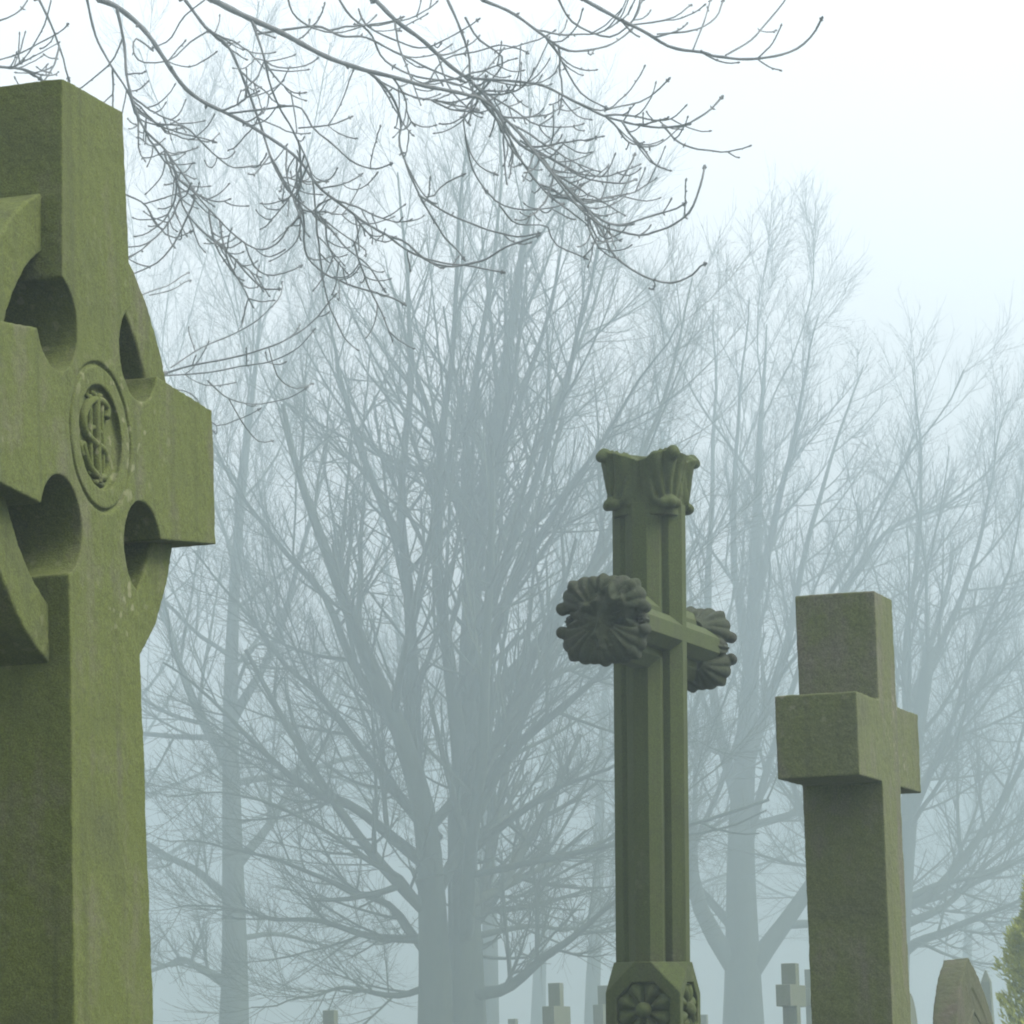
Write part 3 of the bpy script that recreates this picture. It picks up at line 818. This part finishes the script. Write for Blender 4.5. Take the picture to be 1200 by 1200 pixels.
bare_tree(530, 60, [(531, 1255), (531, 1150), (530, 1080), (528, 1015)], (52, 1.6),
          'big bare twin-stemmed tree in the fog, the darkest trunk left of centre', [
    ([(511, 1300), (511, 1170), (507, 1060), (498, 960), (480, 890), (462, 840), (436, 780), (400, 690), (362, 590), (325, 480)], -2, 58),
    ([(484, 905), (484, 800), (480, 700), (470, 590), (480, 450), (478, 320), (470, 200)], 1.5, 26),
    ([(462, 840), (420, 790), (380, 700), (330, 640), (270, 560), (230, 470)], 2.5, 18),
    ([(547, 1300), (547, 1170), (544, 1060), (541, 940), (550, 820), (552, 720), (565, 600), (590, 450), (615, 300), (632, 180)], 1, 58),
    ([(542, 900), (527, 780), (512, 660), (520, 500), (536, 350), (545, 170)], -2, 26),
    ([(552, 760), (600, 640), (640, 520), (680, 380), (712, 230)], -1.5, 22),
    ([(556, 690), (545, 560), (560, 420), (580, 280), (590, 140)], 2.5, 20),
    ([(550, 860), (610, 780), (680, 690), (740, 560), (790, 430), (810, 330)], 2, 22),
    ([(548, 940), (600, 880), (680, 810), (750, 740), (820, 640)], -2.5, 20),
    ([(520, 1030), (459, 980), (412, 943), (347, 915), (253, 826), (190, 775)], -2, 24),
    ([(512, 985), (440, 900), (380, 820), (300, 740), (225, 640)], 2.5, 20),
    ([(505, 1100), (440, 1098), (380, 1082), (330, 1078), (260, 1062), (200, 1062)], -2, 15),
    ([(505, 1155), (470, 1166), (430, 1163), (402, 1157), (350, 1168), (298, 1180)], -3, 12),
    ([(508, 1130), (480, 1090), (455, 1060), (400, 1040), (330, 1010), (240, 985), (180, 980)], 2, 15),
    ([(552, 1165), (590, 1160), (630, 1130), (680, 1090), (720, 1056), (780, 1000)], -2, 22),
    ([(550, 1060), (600, 1035), (655, 1010), (720, 980), (790, 960)], 2.5, 16),
    ([(552, 820), (620, 650), (690, 540), (750, 450), (800, 375)], -3, 18),
    ([(566, 690), (640, 500), (690, 370), (735, 240)], 3, 16),
    ([(560, 620), (610, 470), (650, 340), (668, 210)], -1, 16),
    ([(470, 640), (420, 520), (390, 400), (370, 290)], 1.5, 16),
    ([(548, 1000), (600, 960), (660, 920), (730, 890), (800, 850)], -3, 15),
    ([(545, 1100), (620, 1085), (680, 1090), (740, 1070)], 3, 12),
    ([(506, 1085), (470, 1030), (430, 1010), (360, 960), (280, 930), (200, 930)], -3.5, 12),
], n_limb=4, top=150, dens=.95, seed=1, lo=.75)

bare_tree(273, 78, [(273, 1255), (275, 1130), (272, 980), (270, 850), (274, 700), (286, 560), (300, 430), (312, 300)], (46, 1.6),
          'tall straight-trunked bare tree in the fog behind the celtic cross', [
    ([(262, 1150), (235, 1135), (210, 1125), (170, 1140), (120, 1120)], -2, 16),
    ([(275, 1060), (230, 1020), (190, 1000), (130, 960), (60, 900)], 2, 16),
    ([(280, 1010), (320, 960), (350, 900), (390, 820), (410, 730)], 3, 16),
    ([(270, 900), (230, 830), (200, 740), (180, 620), (170, 480)], 3, 18),
    ([(274, 840), (320, 760), (350, 660), (380, 540), (390, 420)], -3, 16),
    ([(276, 1100), (330, 1095), (380, 1110), (430, 1125)], 3, 10),
], n_limb=16, top=260, dens=.85, seed=2, lo=.38, spread=.95)

bare_tree(872, 84, [(872, 1255), (871, 1180), (870, 1120), (868, 1000), (872, 900), (880, 780), (886, 650), (890, 520), (896, 440), (900, 380)], (62, 1.6),
          'wide bare tree with a low forked trunk seen between the two right-hand crosses', [
    ([(860, 1130), (825, 1075), (806, 1000), (790, 880), (775, 760), (768, 640), (775, 500)], -2, 30),
    ([(880, 1135), (935, 1060), (985, 980), (1045, 870), (1090, 760), (1120, 640)], 2, 30),
    ([(872, 1010), (905, 880), (960, 720), (1008, 637), (1054, 558), (1105, 480), (1132, 435)], -2.5, 15),
    ([(874, 900), (920, 760), (950, 620), (980, 520), (1008, 430)], 2, 20),
    ([(870, 960), (840, 840), (830, 700), (835, 560), (840, 440), (832, 360)], 3, 20),
    ([(886, 700), (920, 560), (940, 470), (956, 370)], -3, 16),
    ([(940, 780), (1033, 629), (1117, 587), (1196, 517)], 1, 14),
    ([(880, 800), (860, 650), (865, 500), (872, 420), (878, 350)], -2, 16),
    ([(862, 1090), (800, 1020), (740, 960), (690, 930)], 3, 16),
], n_limb=7, top=420, dens=.9, seed=3, lo=.35, spread=.75)

bare_tree(1052, 80, [(1050, 1255), (1050, 1170), (1052, 1110), (1056, 1050), (1064, 960), (1075, 860), (1090, 760)], (44, 14),
          'bare tree with long low limbs reaching right, its trunk behind the plain brown cross', [
    ([(1055, 1120), (1075, 1104), (1107, 1092), (1147, 1073), (1192, 1057), (1250, 1020)], -2, 17),
    ([(1058, 1060), (1093, 1047), (1136, 996), (1181, 927), (1230, 820), (1260, 700)], 2, 20),
    ([(1056, 1085), (1110, 1060), (1160, 1010), (1230, 960), (1300, 900)], 3, 14),
    ([(1066, 960), (1110, 860), (1150, 740), (1185, 660), (1205, 570)], -3, 14),
    ([(1070, 900), (1060, 780), (1075, 650), (1080, 540), (1070, 430)], 2, 16),
    ([(1085, 790), (1130, 690), (1160, 580), (1180, 470)], 1, 14),
    ([(1050, 1110), (1010, 1060), (980, 1000), (950, 900)], 2, 16),
], n_limb=8, top=420, dens=.9, seed=4, lo=.4, spread=.85)

bare_tree(577, 92, [(574, 1250), (574, 1100), (573, 950), (571, 800), (577, 650), (590, 480), (600, 330)], (28, 1.6),
          'pale bare tree close behind the right side of the big twin-stemmed tree', n_limb=16, top=220, dens=.75, seed=5, lo=.35, spread=.8)
bare_tree(630, 122, [(630, 1245), (632, 1150), (636, 1050), (640, 900), (650, 740), (655, 600)], (24, 1.6),
          'faint far bare tree whose pale trunk stands behind the grey stone cross', n_limb=13, top=420, dens=.7, seed=6, lo=.25, spread=.85)
bare_tree(695, 106, [(695, 1245), (695, 1150), (700, 1050), (704, 900), (712, 740), (716, 560)], (26, 1.6),
          'faint far bare tree just left of the leafy ended cross shaft', n_limb=14, top=380, dens=.7, seed=7, lo=.28, spread=.85)
bare_tree(180, 104, [(128, 1245), (130, 1100), (134, 950), (142, 780), (160, 600), (185, 430)], (30, 1.6),
          'faint bare tree half hidden by the celtic cross shaft', n_limb=16, top=300, dens=.75, seed=8, lo=.3, spread=.9)
bare_tree(400, 118, [(512, 1245), (510, 1120), (500, 960), (476, 800), (450, 640), (430, 480)], (24, 1.6),
          'faint far bare tree hidden behind the big twin-stemmed tree and leaning left', n_limb=14, top=330, dens=.7, seed=9, lo=.3, spread=.85)
bare_tree(1132, 136, [(1133, 1240), (1132, 1150), (1134, 1110), (1138, 1000), (1145, 900)], (24, 1.6),
          'faint far bare tree forking low directly behind the arched headstone', n_limb=12, top=760, dens=.7, seed=10, lo=.45, spread=1.2)
bare_tree(985, 124, [(985, 1240), (985, 1150), (988, 1000), (994, 850), (1000, 700)], (22, 1.6),
          'faint far bare tree behind the arm of the plain brown cross', n_limb=13, top=540, dens=.7, seed=12, lo=.3, spread=.9)
bare_tree(1225, 112, [(1228, 1240), (1226, 1120), (1222, 980), (1226, 840), (1232, 700)], (26, 1.6),
          'faint bare tree at the right edge beyond the conifer', n_limb=15, top=560, dens=.75, seed=13, lo=.28, spread=.95)
bare_tree(790, 128, [(768, 1240), (768, 1120), (772, 960), (784, 800), (800, 640)], (20, 1.6),
          'faint far bare tree behind the leafy ended cross, crown showing right of its shaft', n_limb=12, top=480, dens=.6, seed=14, lo=.3, spread=.9)


# ------------------------------------------------------------------ overhanging ash tree close by
def ash_tree():
    global rng
    rng = np.random.default_rng(77)
    Y = 25.0; k = Y / F; sc = Y / 17
    base = at(-560, 1200, Y); base.z = 0
    T = thing('ash_tree', 'near leafless tree whose drooping budded branches hang across the top left', 'tree', base, 0)
    off = np.array(base)
    def W(p, dy=0.0): return np.array(at(p[0], p[1], Y + dy)) - off
    tp = [np.array((0, 0, -.2)), np.array((0.02, 0, 1.2)), W((-545, 700)), W((-520, 250)), W((-470, -300)), W((-400, -800))]
    n = 20; t = resample(tp, n, .01); link('trunk', tubes_mesh([(t[None], rad_profile(.26, .09, n, .35)[None], 14)]), BARK_ASH, T)
    feeders = [
        ([(-530, 400), (-380, 60), (-150, -120), (60, -60), (117, 0)], .6, 46, 11),
        ([(-505, 100), (-300, -240), (-50, -250), (150, -80), (250, 0)], -.5, 46, 13),
        ([(-470, -300), (-200, -420), (150, -330), (380, -120), (440, 0)], .2, 40, 10),
        ([(-440, -500), (-100, -640), (300, -420), (560, -110), (660, -14), (685, 0)], -.2, 40, 8),
        ([(-150, -120), (-80, -110), (0, -60), (46, 0)], .3, 16, 6),
        ([(-50, -250), (60, -160), (160, -70), (217, 0)], .3, 18, 7),
        ([(150, -330), (330, -190), (500, -60), (565, 0)], -.4, 16, 6),
        ([(-540, 760), (-380, 520), (-180, 440), (60, 455), (195, 437)], 3.0, 34, 6),
    ]
    for poly, dy, w0, w1 in feeders:
        m = len(poly); q = resample([W(p, dy * (j / (m - 1))) for j, p in enumerate(poly)], 20, .01)
        link('limb', tubes_mesh([(q[None], rad_profile(w0 * k / 2, w1 * k / 2, 20)[None], 8)]), BARK_ASH, T)
    B = [  # polyline, depth drift start/end, width px start/end
        ([(117, 0), (137, 8), (167, 33), (187, 60), (212, 98), (237, 119), (267, 133), (304, 154), (346, 183), (375, 221), (400, 240), (425, 260), (450, 273), (475, 285), (500, 305), (530, 312), (565, 305), (600, 287), (630, 277)], (.6, .2), 10, 3),
        ([(450, 273), (480, 295), (515, 307), (550, 312), (590, 320)], (.3, .8), 4, 3),
        ([(250, 0), (283, 17), (333, 40), (375, 63), (417, 79), (458, 90), (500, 101), (545, 110), (570, 120), (600, 146), (630, 182), (665, 222), (700, 255), (730, 263), (770, 251), (802, 240)], (-.5, .1), 11, 3),
        ([(600, 146), (640, 195), (680, 245), (710, 266), (750, 275), (785, 265), (810, 245), (820, 215), (824, 195)], (-.3, -.8), 5, 3.4),
        ([(440, 0), (465, 25), (495, 47), (525, 75), (550, 94), (575, 120), (605, 165), (635, 185), (650, 205), (680, 235), (705, 270), (720, 300), (750, 322), (785, 332), (810, 322), (825, 308)], (.2, -.3), 9, 3.2),
        ([(565, 118), (590, 150), (612, 190), (640, 225), (665, 245), (690, 265)], (.1, .6), 6, 3),
        ([(685, 0), (725, 22), (760, 40), (785, 55), (825, 62), (850, 68), (890, 69), (925, 62), (950, 45), (965, 22)], (-.2, -.6), 7, 3.4),
        ([(850, 65), (880, 47), (900, 25), (920, 0), (930, -20)], (-.3, 0), 3.4, 2.6),
        ([(812, 59), (825, 25), (832, 0)], (-.3, .2), 3.2, 2.6),
        ([(770, 40), (815, 35), (840, 20), (848, 0)], (-.2, .2), 3.4, 2.8),
        ([(735, 30), (785, 22), (810, 5)], (-.2, .1), 3.2, 2.6),
        ([(650, -10), (670, 25), (705, 42), (725, 40), (745, 20), (752, 0)], (0, .4), 4, 3),
        ([(565, 0), (600, 15), (635, 40), (660, 57), (690, 60), (720, 50), (740, 35)], (-.4, 0), 6, 3),
        ([(555, 92), (600, 95), (635, 100), (670, 117), (710, 137), (750, 147), (795, 147), (825, 135), (847, 115)], (0, -.5), 5, 3.2),
        ([(670, 117), (700, 129), (725, 125), (755, 117), (785, 95)], (-.2, .3), 3.6, 2.8),
        ([(640, 45), (655, 65), (668, 90), (685, 112), (710, 126)], (-.2, .1), 4, 3),
        ([(610, 165), (635, 180), (660, 195), (690, 210), (725, 215), (745, 210)], (0, .5), 4, 3),
        ([(725, 215), (735, 200), (744, 182)], (.3, .4), 3, 2.8),
        ([(425, 80), (445, 95), (462, 118), (470, 145), (468, 167), (475, 190), (490, 225), (510, 260), (530, 287), (545, 302)], (-.2, .5), 5, 3),
        ([(490, 228), (525, 250), (560, 265), (600, 277), (632, 275)], (.2, .2), 3.6, 2.8),
        ([(475, 190), (500, 232), (520, 215), (545, 205)], (.2, -.2), 3, 2.6),
        ([(293, 20), (308, 62), (317, 100), (329, 129), (346, 158), (358, 183), (367, 212), (371, 250), (392, 275)], (-.4, .4), 4.6, 2.8),
        ([(217, 0), (242, 33), (267, 54), (283, 87), (296, 121), (308, 154), (317, 183), (333, 217), (354, 246), (358, 292), (375, 317), (408, 333), (450, 346), (475, 356)], (.3, .9), 6, 3),
        ([(317, 183), (345, 230), (380, 260), (405, 290), (430, 310), (450, 340)], (.5, .2), 3.4, 2.8),
        ([(137, 10), (146, 54), (148, 87), (158, 125), (171, 154), (196, 179), (208, 212), (217, 246), (237, 271), (267, 296), (287, 317), (308, 337), (329, 340)], (.6, .2), 5.4, 3),
        ([(196, 179), (217, 208), (237, 237), (258, 258), (279, 279), (300, 292), (317, 290), (337, 271)], (.4, 0), 3.8, 2.8),
        ([(287, 285), (298, 312), (320, 323), (354, 312)], (.2, .4), 3.2, 2.6),
        ([(140, 225), (169, 239), (183, 262), (200, 279), (225, 271)], (.5, .8), 3.2, 2.6),
        ([(169, 239), (200, 229), (225, 221)], (.6, .6), 2.8, 2.4),
        ([(46, 0), (58, 25), (71, 58), (79, 92)], (.3, .3), 5, 3),
        ([(100, -10), (112, 42), (129, 75), (150, 108), (162, 137), (195, 150), (250, 165)], (.5, .9), 5, 2.6),
        ([(-30, 75), (0, 79), (25, 81), (46, 90)], (.2, .3), 5, 4),
        ([(-30, 78), (0, 70), (25, 62), (54, 46), (83, 29)], (.2, 0), 3.4, 2.4),
        ([(-20, 30), (10, 20), (28, 8), (36, -8)], (.2, 0), 3.4, 2.6),
        ([(267, 133), (310, 128), (350, 125), (367, 150), (387, 167), (417, 192), (442, 198), (458, 192)], (.4, -.1), 4, 2.8),
        ([(350, 150), (387, 146), (410, 137)], (.2, .2), 3, 2.4),
        ([(300, 40), (346, 33), (375, 31), (400, 42), (429, 44), (458, 58), (500, 79), (540, 96)], (-.4, .4), 4.4, 3.4),
        ([(160, 130), (185, 145), (215, 148), (238, 168), (262, 190), (280, 197), (320, 190), (335, 170)], (.5, .9), 3.6, 2.6),
        ([(180, 60), (160, 45), (157, 62), (170, 74), (200, 70), (225, 48), (245, 37)], (.3, -.1), 3.2, 2.8),
        ([(346, 183), (335, 205), (355, 212), (385, 213)], (.4, .6), 3, 2.4),
        ([(375, 221), (400, 216), (425, 205)], (.3, .3), 3, 2.4),
        ([(390, 232), (370, 245), (395, 270), (425, 290), (430, 300)], (.3, .6), 3, 2.4),
        ([(445, 95), (480, 112), (520, 120), (560, 128)], (.1, .5), 3.4, 2.8),
        ([(545, 20), (560, 45), (590, 70), (570, 100), (545, 130), (548, 170), (562, 195), (580, 205)], (-.2, .6), 3.8, 2.8),
        ([(545, 160), (555, 200), (580, 235), (610, 245), (640, 245), (660, 240)], (0, .6), 3.4, 2.8),
        ([(585, 240), (605, 262), (640, 265), (650, 285), (685, 303)], (.2, .6), 3.2, 2.6),
        ([(500, 101), (520, 70), (560, 60), (590, 52), (620, 62)], (-.2, -.6), 3.2, 2.6),
        ([(420, 10), (430, 30), (465, 48), (500, 55), (560, 25)], (.1, -.4), 3.4, 2.6),
        ([(395, -5), (410, 18), (435, 40), (450, 70), (490, 90), (540, 100), (580, 128), (600, 170), (596, 196), (610, 192)], (.1, .8), 4, 2.8),
        ([(195, 437), (222, 429), (264, 421), (306, 410), (335, 398), (368, 375), (393, 346)], (3, 2.5), 4, 2.6),
        ([(200, 431), (235, 408), (272, 392), (302, 375), (327, 350), (331, 330)], (3, 3.6), 3, 2.2),
        ([(180, 441), (240, 437), (285, 429), (318, 423), (348, 408), (368, 387)], (3, 2.2), 3, 2.2),
        ([(243, 446), (268, 467), (302, 473), (335, 467), (360, 456)], (3, 3.4), 3, 2.2),
        ([(268, 467), (285, 496), (302, 517), (318, 517)], (3.2, 3.5), 2.8, 2.2),
        ([(190, 455), (225, 462), (250, 497), (277, 492), (305, 480)], (3, 3.4), 2.8, 2.2),
        ([(315, 408), (325, 440), (345, 455), (365, 450)], (3, 3.4), 2.6, 2.2),
        ([(160, 348), (180, 340), (200, 333), (222, 319)], (3, 3.4), 3, 2.2),
        ([(175, 346), (200, 340), (222, 329)], (3, 3.4), 2.6, 2.2),
        ([(60, 0), (52, 30), (40, 50), (30, 68)], (.2, .4), 3, 2.4),
        ([(240, 0), (215, 20), (200, 45), (178, 57)], (0, .5), 3, 2.4),
        ([(520, -10), (538, 30), (548, 60), (552, 92)], (.2, 0), 6, 4),
        ([(335, -10), (347, 20), (385, 38), (430, 30), (470, 22)], (-.6, -.2), 3.4, 2.6),
    ]
    sets, low_sets, buds = [], [], []          # the upper boughs, and one low bough further left
    cur = [sets]

    def polyset(q, r, m=6): cur[0].append((q[None], r[None], m))

    def bud(p, d, r, ln):
        ln = ln * sc * .95; r = r * .84
        buds.append((np.array([p, p + d * ln * .35, p + d * ln * .72, p + d * ln]), np.array([r * .75, r * 1.15, r * .9, r * .15])))
    for poly, (d0, d1), w0, w1 in B:
        cur[0] = low_sets if d0 >= 3 else sets
        m = len(poly); L2 = sum(math.hypot(poly[i + 1][0] - poly[i][0], poly[i + 1][1] - poly[i][1]) for i in range(m - 1))
        kk = max(8, int(L2 / 9)); pts = [W(p, d0 + (d1 - d0) * j / (m - 1) + .12 * math.sin(j * 1.3 + m)) for j, p in enumerate(poly)]
        q = resample(pts, kk, .006); r = rad_profile(w0 * k / 2, w1 * k / 2, kk) * (.74 + 0 * w0)
        r = r * (1 + .10 * np.sin(np.arange(kk) * 1.9 + m)); polyset(q, r)
        d = q[-1] - q[-2]; d /= np.linalg.norm(d)
        bud(q[-1] - d * .004, d, r[-1] * 1.7, .022)
        for s in (-1, 1):
            e = np.cross(d, (0.3, .9, .1)); e /= np.linalg.norm(e); dd = d * .6 + e * s; dd /= np.linalg.norm(dd); bud(q[-1] - d * .012, dd, r[-1] * 1.2, .014)
        # opposite pairs of side twigs and buds
        pos = int(rng.integers(3, 7))
        while pos < kk - 2:
            d = q[pos] - q[pos - 1]; d /= np.linalg.norm(d)
            e = rng.normal(size=3); e -= d * e.dot(d); e /= np.linalg.norm(e)
            for s in (-1, 1):
                u = rng.random()
                if u < .44 and pos < kk - 3:
                    ln = rng.choice([.06, .1, .16, .24, .33], p=[.2, .25, .25, .18, .12]) * (1.1 if w0 > 4 else .85) * sc
                    dd = d * .85 + e * s * .8 + np.array((0, 0, -.10)); dd /= np.linalg.norm(dd); p = q[pos].copy(); pp = [p]; nst = 7
                    for _ in range(nst):
                        p = p + dd * ln / nst; pp.append(p); dd = dd + rng.normal(0, .10, 3); dd[2] += .13; dd /= np.linalg.norm(dd)
                    pp = np.array(pp); rr = np.linspace(min(r[pos] * .7, .0048 * sc), .0035 * sc, nst + 1); polyset(pp, rr, 5)
                    bud(pp[-1], dd, .0056 * sc, .018); bud(pp[-2], nrmz(dd + rng.normal(0, .7, 3)), .0042 * sc, .012)
                    if ln > .15:
                        for jj in (3, 5): bud(pp[jj], nrmz(dd + rng.normal(0, .8, 3)), .0044 * sc, .012)
                elif u < .66:
                    dd = d * .5 + e * s; dd /= np.linalg.norm(dd); bud(q[pos], dd, r[pos] * .75 + .0016, .013 + r[pos])
            pos += int(rng.integers(4, 9))
    cur[0] = sets
    # longer side branches that droop and turn up again, thickest where the limbs cross
    for _ in range(66):
        poly, (d0, d1), w0, w1 = B[int(rng.choice([0, 0, 2, 2, 4, 4, 4, 5, 12, 13, 18, 21, 22, 24, 24, 25, 29, 30, 30, 31, 36, 41, 42]))]
        m = len(poly); x = rng.uniform(.06, .72) * (m - 1); i = int(x); f = x - i
        px_ = (poly[i][0] * (1 - f) + poly[i + 1][0] * f, poly[i][1] * (1 - f) + poly[i + 1][1] * f)
        p = W(px_, d0 + (d1 - d0) * x / (m - 1)); q = W(poly[i + 1], d0 + (d1 - d0) * (i + 1) / (m - 1)); d = q - p; d /= np.linalg.norm(d)
        e = rng.normal(size=3); e -= d * e.dot(d); e /= np.linalg.norm(e)
        dd = d * .8 + e * .7 + np.array((0, 0, -.15)); dd /= np.linalg.norm(dd); ln = rng.uniform(.3, .85); n_ = 14; pp = [p]
        for j in range(n_):
            p = p + dd * ln / n_; pp.append(p); dd = dd + rng.normal(0, .11, 3); dd[2] += -.02 + .13 * j / n_; dd /= np.linalg.norm(dd)
        pp = np.array(pp); rr = np.linspace(.0080, .0046, n_ + 1); polyset(pp, rr, 5); bud(pp[-1], dd, .0075, .02)
        for j in range(3, n_, 2):
            d = pp[j] - pp[j - 1]; d /= np.linalg.norm(d); e = rng.normal(size=3); e -= d * e.dot(d); e /= np.linalg.norm(e)
            for sg in (-1, 1):
                if rng.random() < .35:
                    t2 = d * .8 + e * sg * .8; t2 /= np.linalg.norm(t2); z = pp[j]; qq = [z]; l2 = rng.choice([.08, .14, .22]) * 1.2
                    for _j in range(6):
                        z = z + t2 * l2 / 6; qq.append(z); t2 = t2 + rng.normal(0, .09, 3); t2[2] += .13; t2 /= np.linalg.norm(t2)
                    polyset(np.array(qq), np.linspace(.0055, .0042, 7), 5); bud(qq[-1], t2, .0072, .018)
                elif rng.random() < .5:
                    t2 = d * .5 + e * sg; bud(pp[j], t2 / np.linalg.norm(t2), .006, .014)
    BP = np.array([b[0] for b in buds]); BR = np.array([b[1] for b in buds])
    link('twigs', tubes_mesh(sets), BARK_ASH, T); link('twigs', tubes_mesh(low_sets), BARK_ASH, T)
    o = link('buds', tubes_mesh([(BP, BR, 6)]), BARK_ASH, T); o['kind'] = 'stuff'
ash_tree()


# ------------------------------------------------------------------ conifer
def conifer():
    Y = 30.0; k = Y / F; c = at(1226, 1000, Y); top = c.z
    T = thing('conifer', 'small dense green conifer at the lower right edge', 'tree', (c.x, c.y, 0))
    m, nt, b = new_mat('conifer foliage')
    tc = N(nt, 'ShaderNodeTexCoord'); a = noise_node(nt, tc.outputs['Object'], 9, 4, .6)
    g = N(nt, 'ShaderNodeNewGeometry')
    c0 = ramp(nt, a, [(.3, (.19, .23, .045)), (.7, (.40, .42, .080))])
    hue = mix(nt, g.outputs['Random Per Island'], (.75, .8, .8), (1.25, 1.2, 1.05)); cc = mix(nt, 1.0, c0, hue, 'MULTIPLY')
    nt.links.new(cc, b.inputs['Base Color']); b.inputs['Roughness'].default_value = .8
    rg = np.random.default_rng(5)
    link('trunk', tubes_mesh([(np.array([[[0, 0, -.1], [0, 0, 1], [0, 0, top - .2]]]), np.array([[.06, .05, .01]]), 8)]), BARK, T)
    bm = bmesh.new()

    def spray(p, d, ln):
        """a small fan of scale leaves"""
        d = d.normalized(); s = d.cross(Vector(rg.normal(size=3))).normalized(); n_ = d.cross(s)
        for i in range(7):
            t = i / 6; q = p + d * ln * (t * .8)
            for sg in (-1, 1):
                w = ln * .34 * (1 - .6 * t); e = (d * .9 + s * sg * .75 + n_ * float(rg.normal(0, .25))).normalized()
                o = e.cross(n_).normalized() * ln * .075
                bm.faces.new([bm.verts.new(q + o), bm.verts.new(q - o), bm.verts.new(q + e * w)])
        o = s * ln * .06; bm.faces.new([bm.verts.new(p + d * ln * .5 + o), bm.verts.new(p + d * ln * .5 - o), bm.verts.new(p + d * ln * 1.15)])
    H = top
    lobes = [(float(rg.uniform(0, 6.28)), float(rg.uniform(.1, .97)), float(rg.uniform(.5, 1.0))) for _ in range(110)]
    for _ in range(18000):
        h = float(rg.random()) ** .55; az = float(rg.uniform(0, 2 * math.pi))
        prof = 1.2 * min(1.36 * (1 - h) ** .92, .31) * min(1, .5 + 3 * h) + .012
        bump = 0
        for la, lh, ls in lobes:
            da = (az - la + math.pi) % (2 * math.pi) - math.pi; bump = max(bump, ls * math.exp(-(da / .34) ** 2 - ((h - lh) / .04) ** 2))
        rr = prof * (.60 + .62 * bump) * (1 - .6 * float(rg.random()) ** 1.6)
        p = Vector((math.cos(az) * rr, math.sin(az) * rr, .08 + (H - .12) * h))
        d = Vector((math.cos(az) * .6, math.sin(az) * .6, .9)) + Vector(rg.normal(0, .35, 3))
        spray(p, d, float(rg.uniform(.035, .075)))
    me = bpy.data.meshes.new('foliage'); bm.to_mesh(me); bm.free(); link('foliage', me, m, T)
conifer()

# ------------------------------------------------------------------ fog
def haze():
    bm = bmesh.new(); x, y0, y1, z0, z1 = 390, -40, 390, -1.3, 31.5
    box(bm, (0, (y0 + y1) / 2, (z0 + z1) / 2), (2 * x, y1 - y0, z1 - z0))
    m = bpy.data.materials.new('fog'); m.use_nodes = True; nt = m.node_tree
    for n in list(nt.nodes):
        if n.type != 'OUTPUT_MATERIAL': nt.nodes.remove(n)
    out = nt.nodes['Material Output']; v = N(nt, 'ShaderNodeVolumePrincipled')
    v.inputs['Color'].default_value = (.575, .680, .726, 1); v.inputs['Density'].default_value = .0089
    v.inputs['Anisotropy'].default_value = 0.75
    nt.links.new(v.outputs[0], out.inputs['Volume'])
    o = bm_obj('haze', bm, m); o['kind'] = 'stuff'; o.display_type = 'WIRE'
haze()

# ------------------------------------------------------------------ light
SUN_EL, SUN_AZ = R(50), R(104)          # azimuth measured from +Y (ahead) towards +X (right)
w = bpy.data.worlds.new('World'); S.world = w; w.use_nodes = True; nt = w.node_tree
bg = nt.nodes['Background']; sky = N(nt, 'ShaderNodeTexSky'); sky.sky_type = 'NISHITA'; sky.sun_disc = False
sky.sun_elevation = SUN_EL; sky.sun_rotation = SUN_AZ; sky.dust_density = 6; sky.air_density = 1; sky.ozone_density = 1
mx = mix(nt, .72, sky.outputs[0], (10.6, 10.55, 10.6))
nt.links.new(mx, bg.inputs['Color']); bg.inputs['Strength'].default_value = .104
sun = bpy.data.lights.new('sun', 'SUN'); sun.energy = 4.0; sun.angle = R(30); sun.color = (1, .97, .90)
so = bpy.data.objects.new('sun', sun); COL.objects.link(so)
sd = Vector((math.sin(SUN_AZ) * math.cos(SUN_EL), math.cos(SUN_AZ) * math.cos(SUN_EL), math.sin(SUN_EL)))
so.rotation_euler = sd.to_track_quat('Z', 'Y').to_euler()

S.view_settings.view_transform = 'Standard'; S.view_settings.look = 'None'; S.view_settings.exposure = 0.95; S.view_settings.gamma = 1
S.render.engine = 'CYCLES'
S.cycles.max_bounces = 8; S.cycles.diffuse_bounces = 3; S.cycles.volume_bounces = 3; S.cycles.transparent_max_bounces = 8
S.cycles.use_adaptive_sampling = False
S.cycles.use_denoising = True
S.cycles.filter_width = 2.0
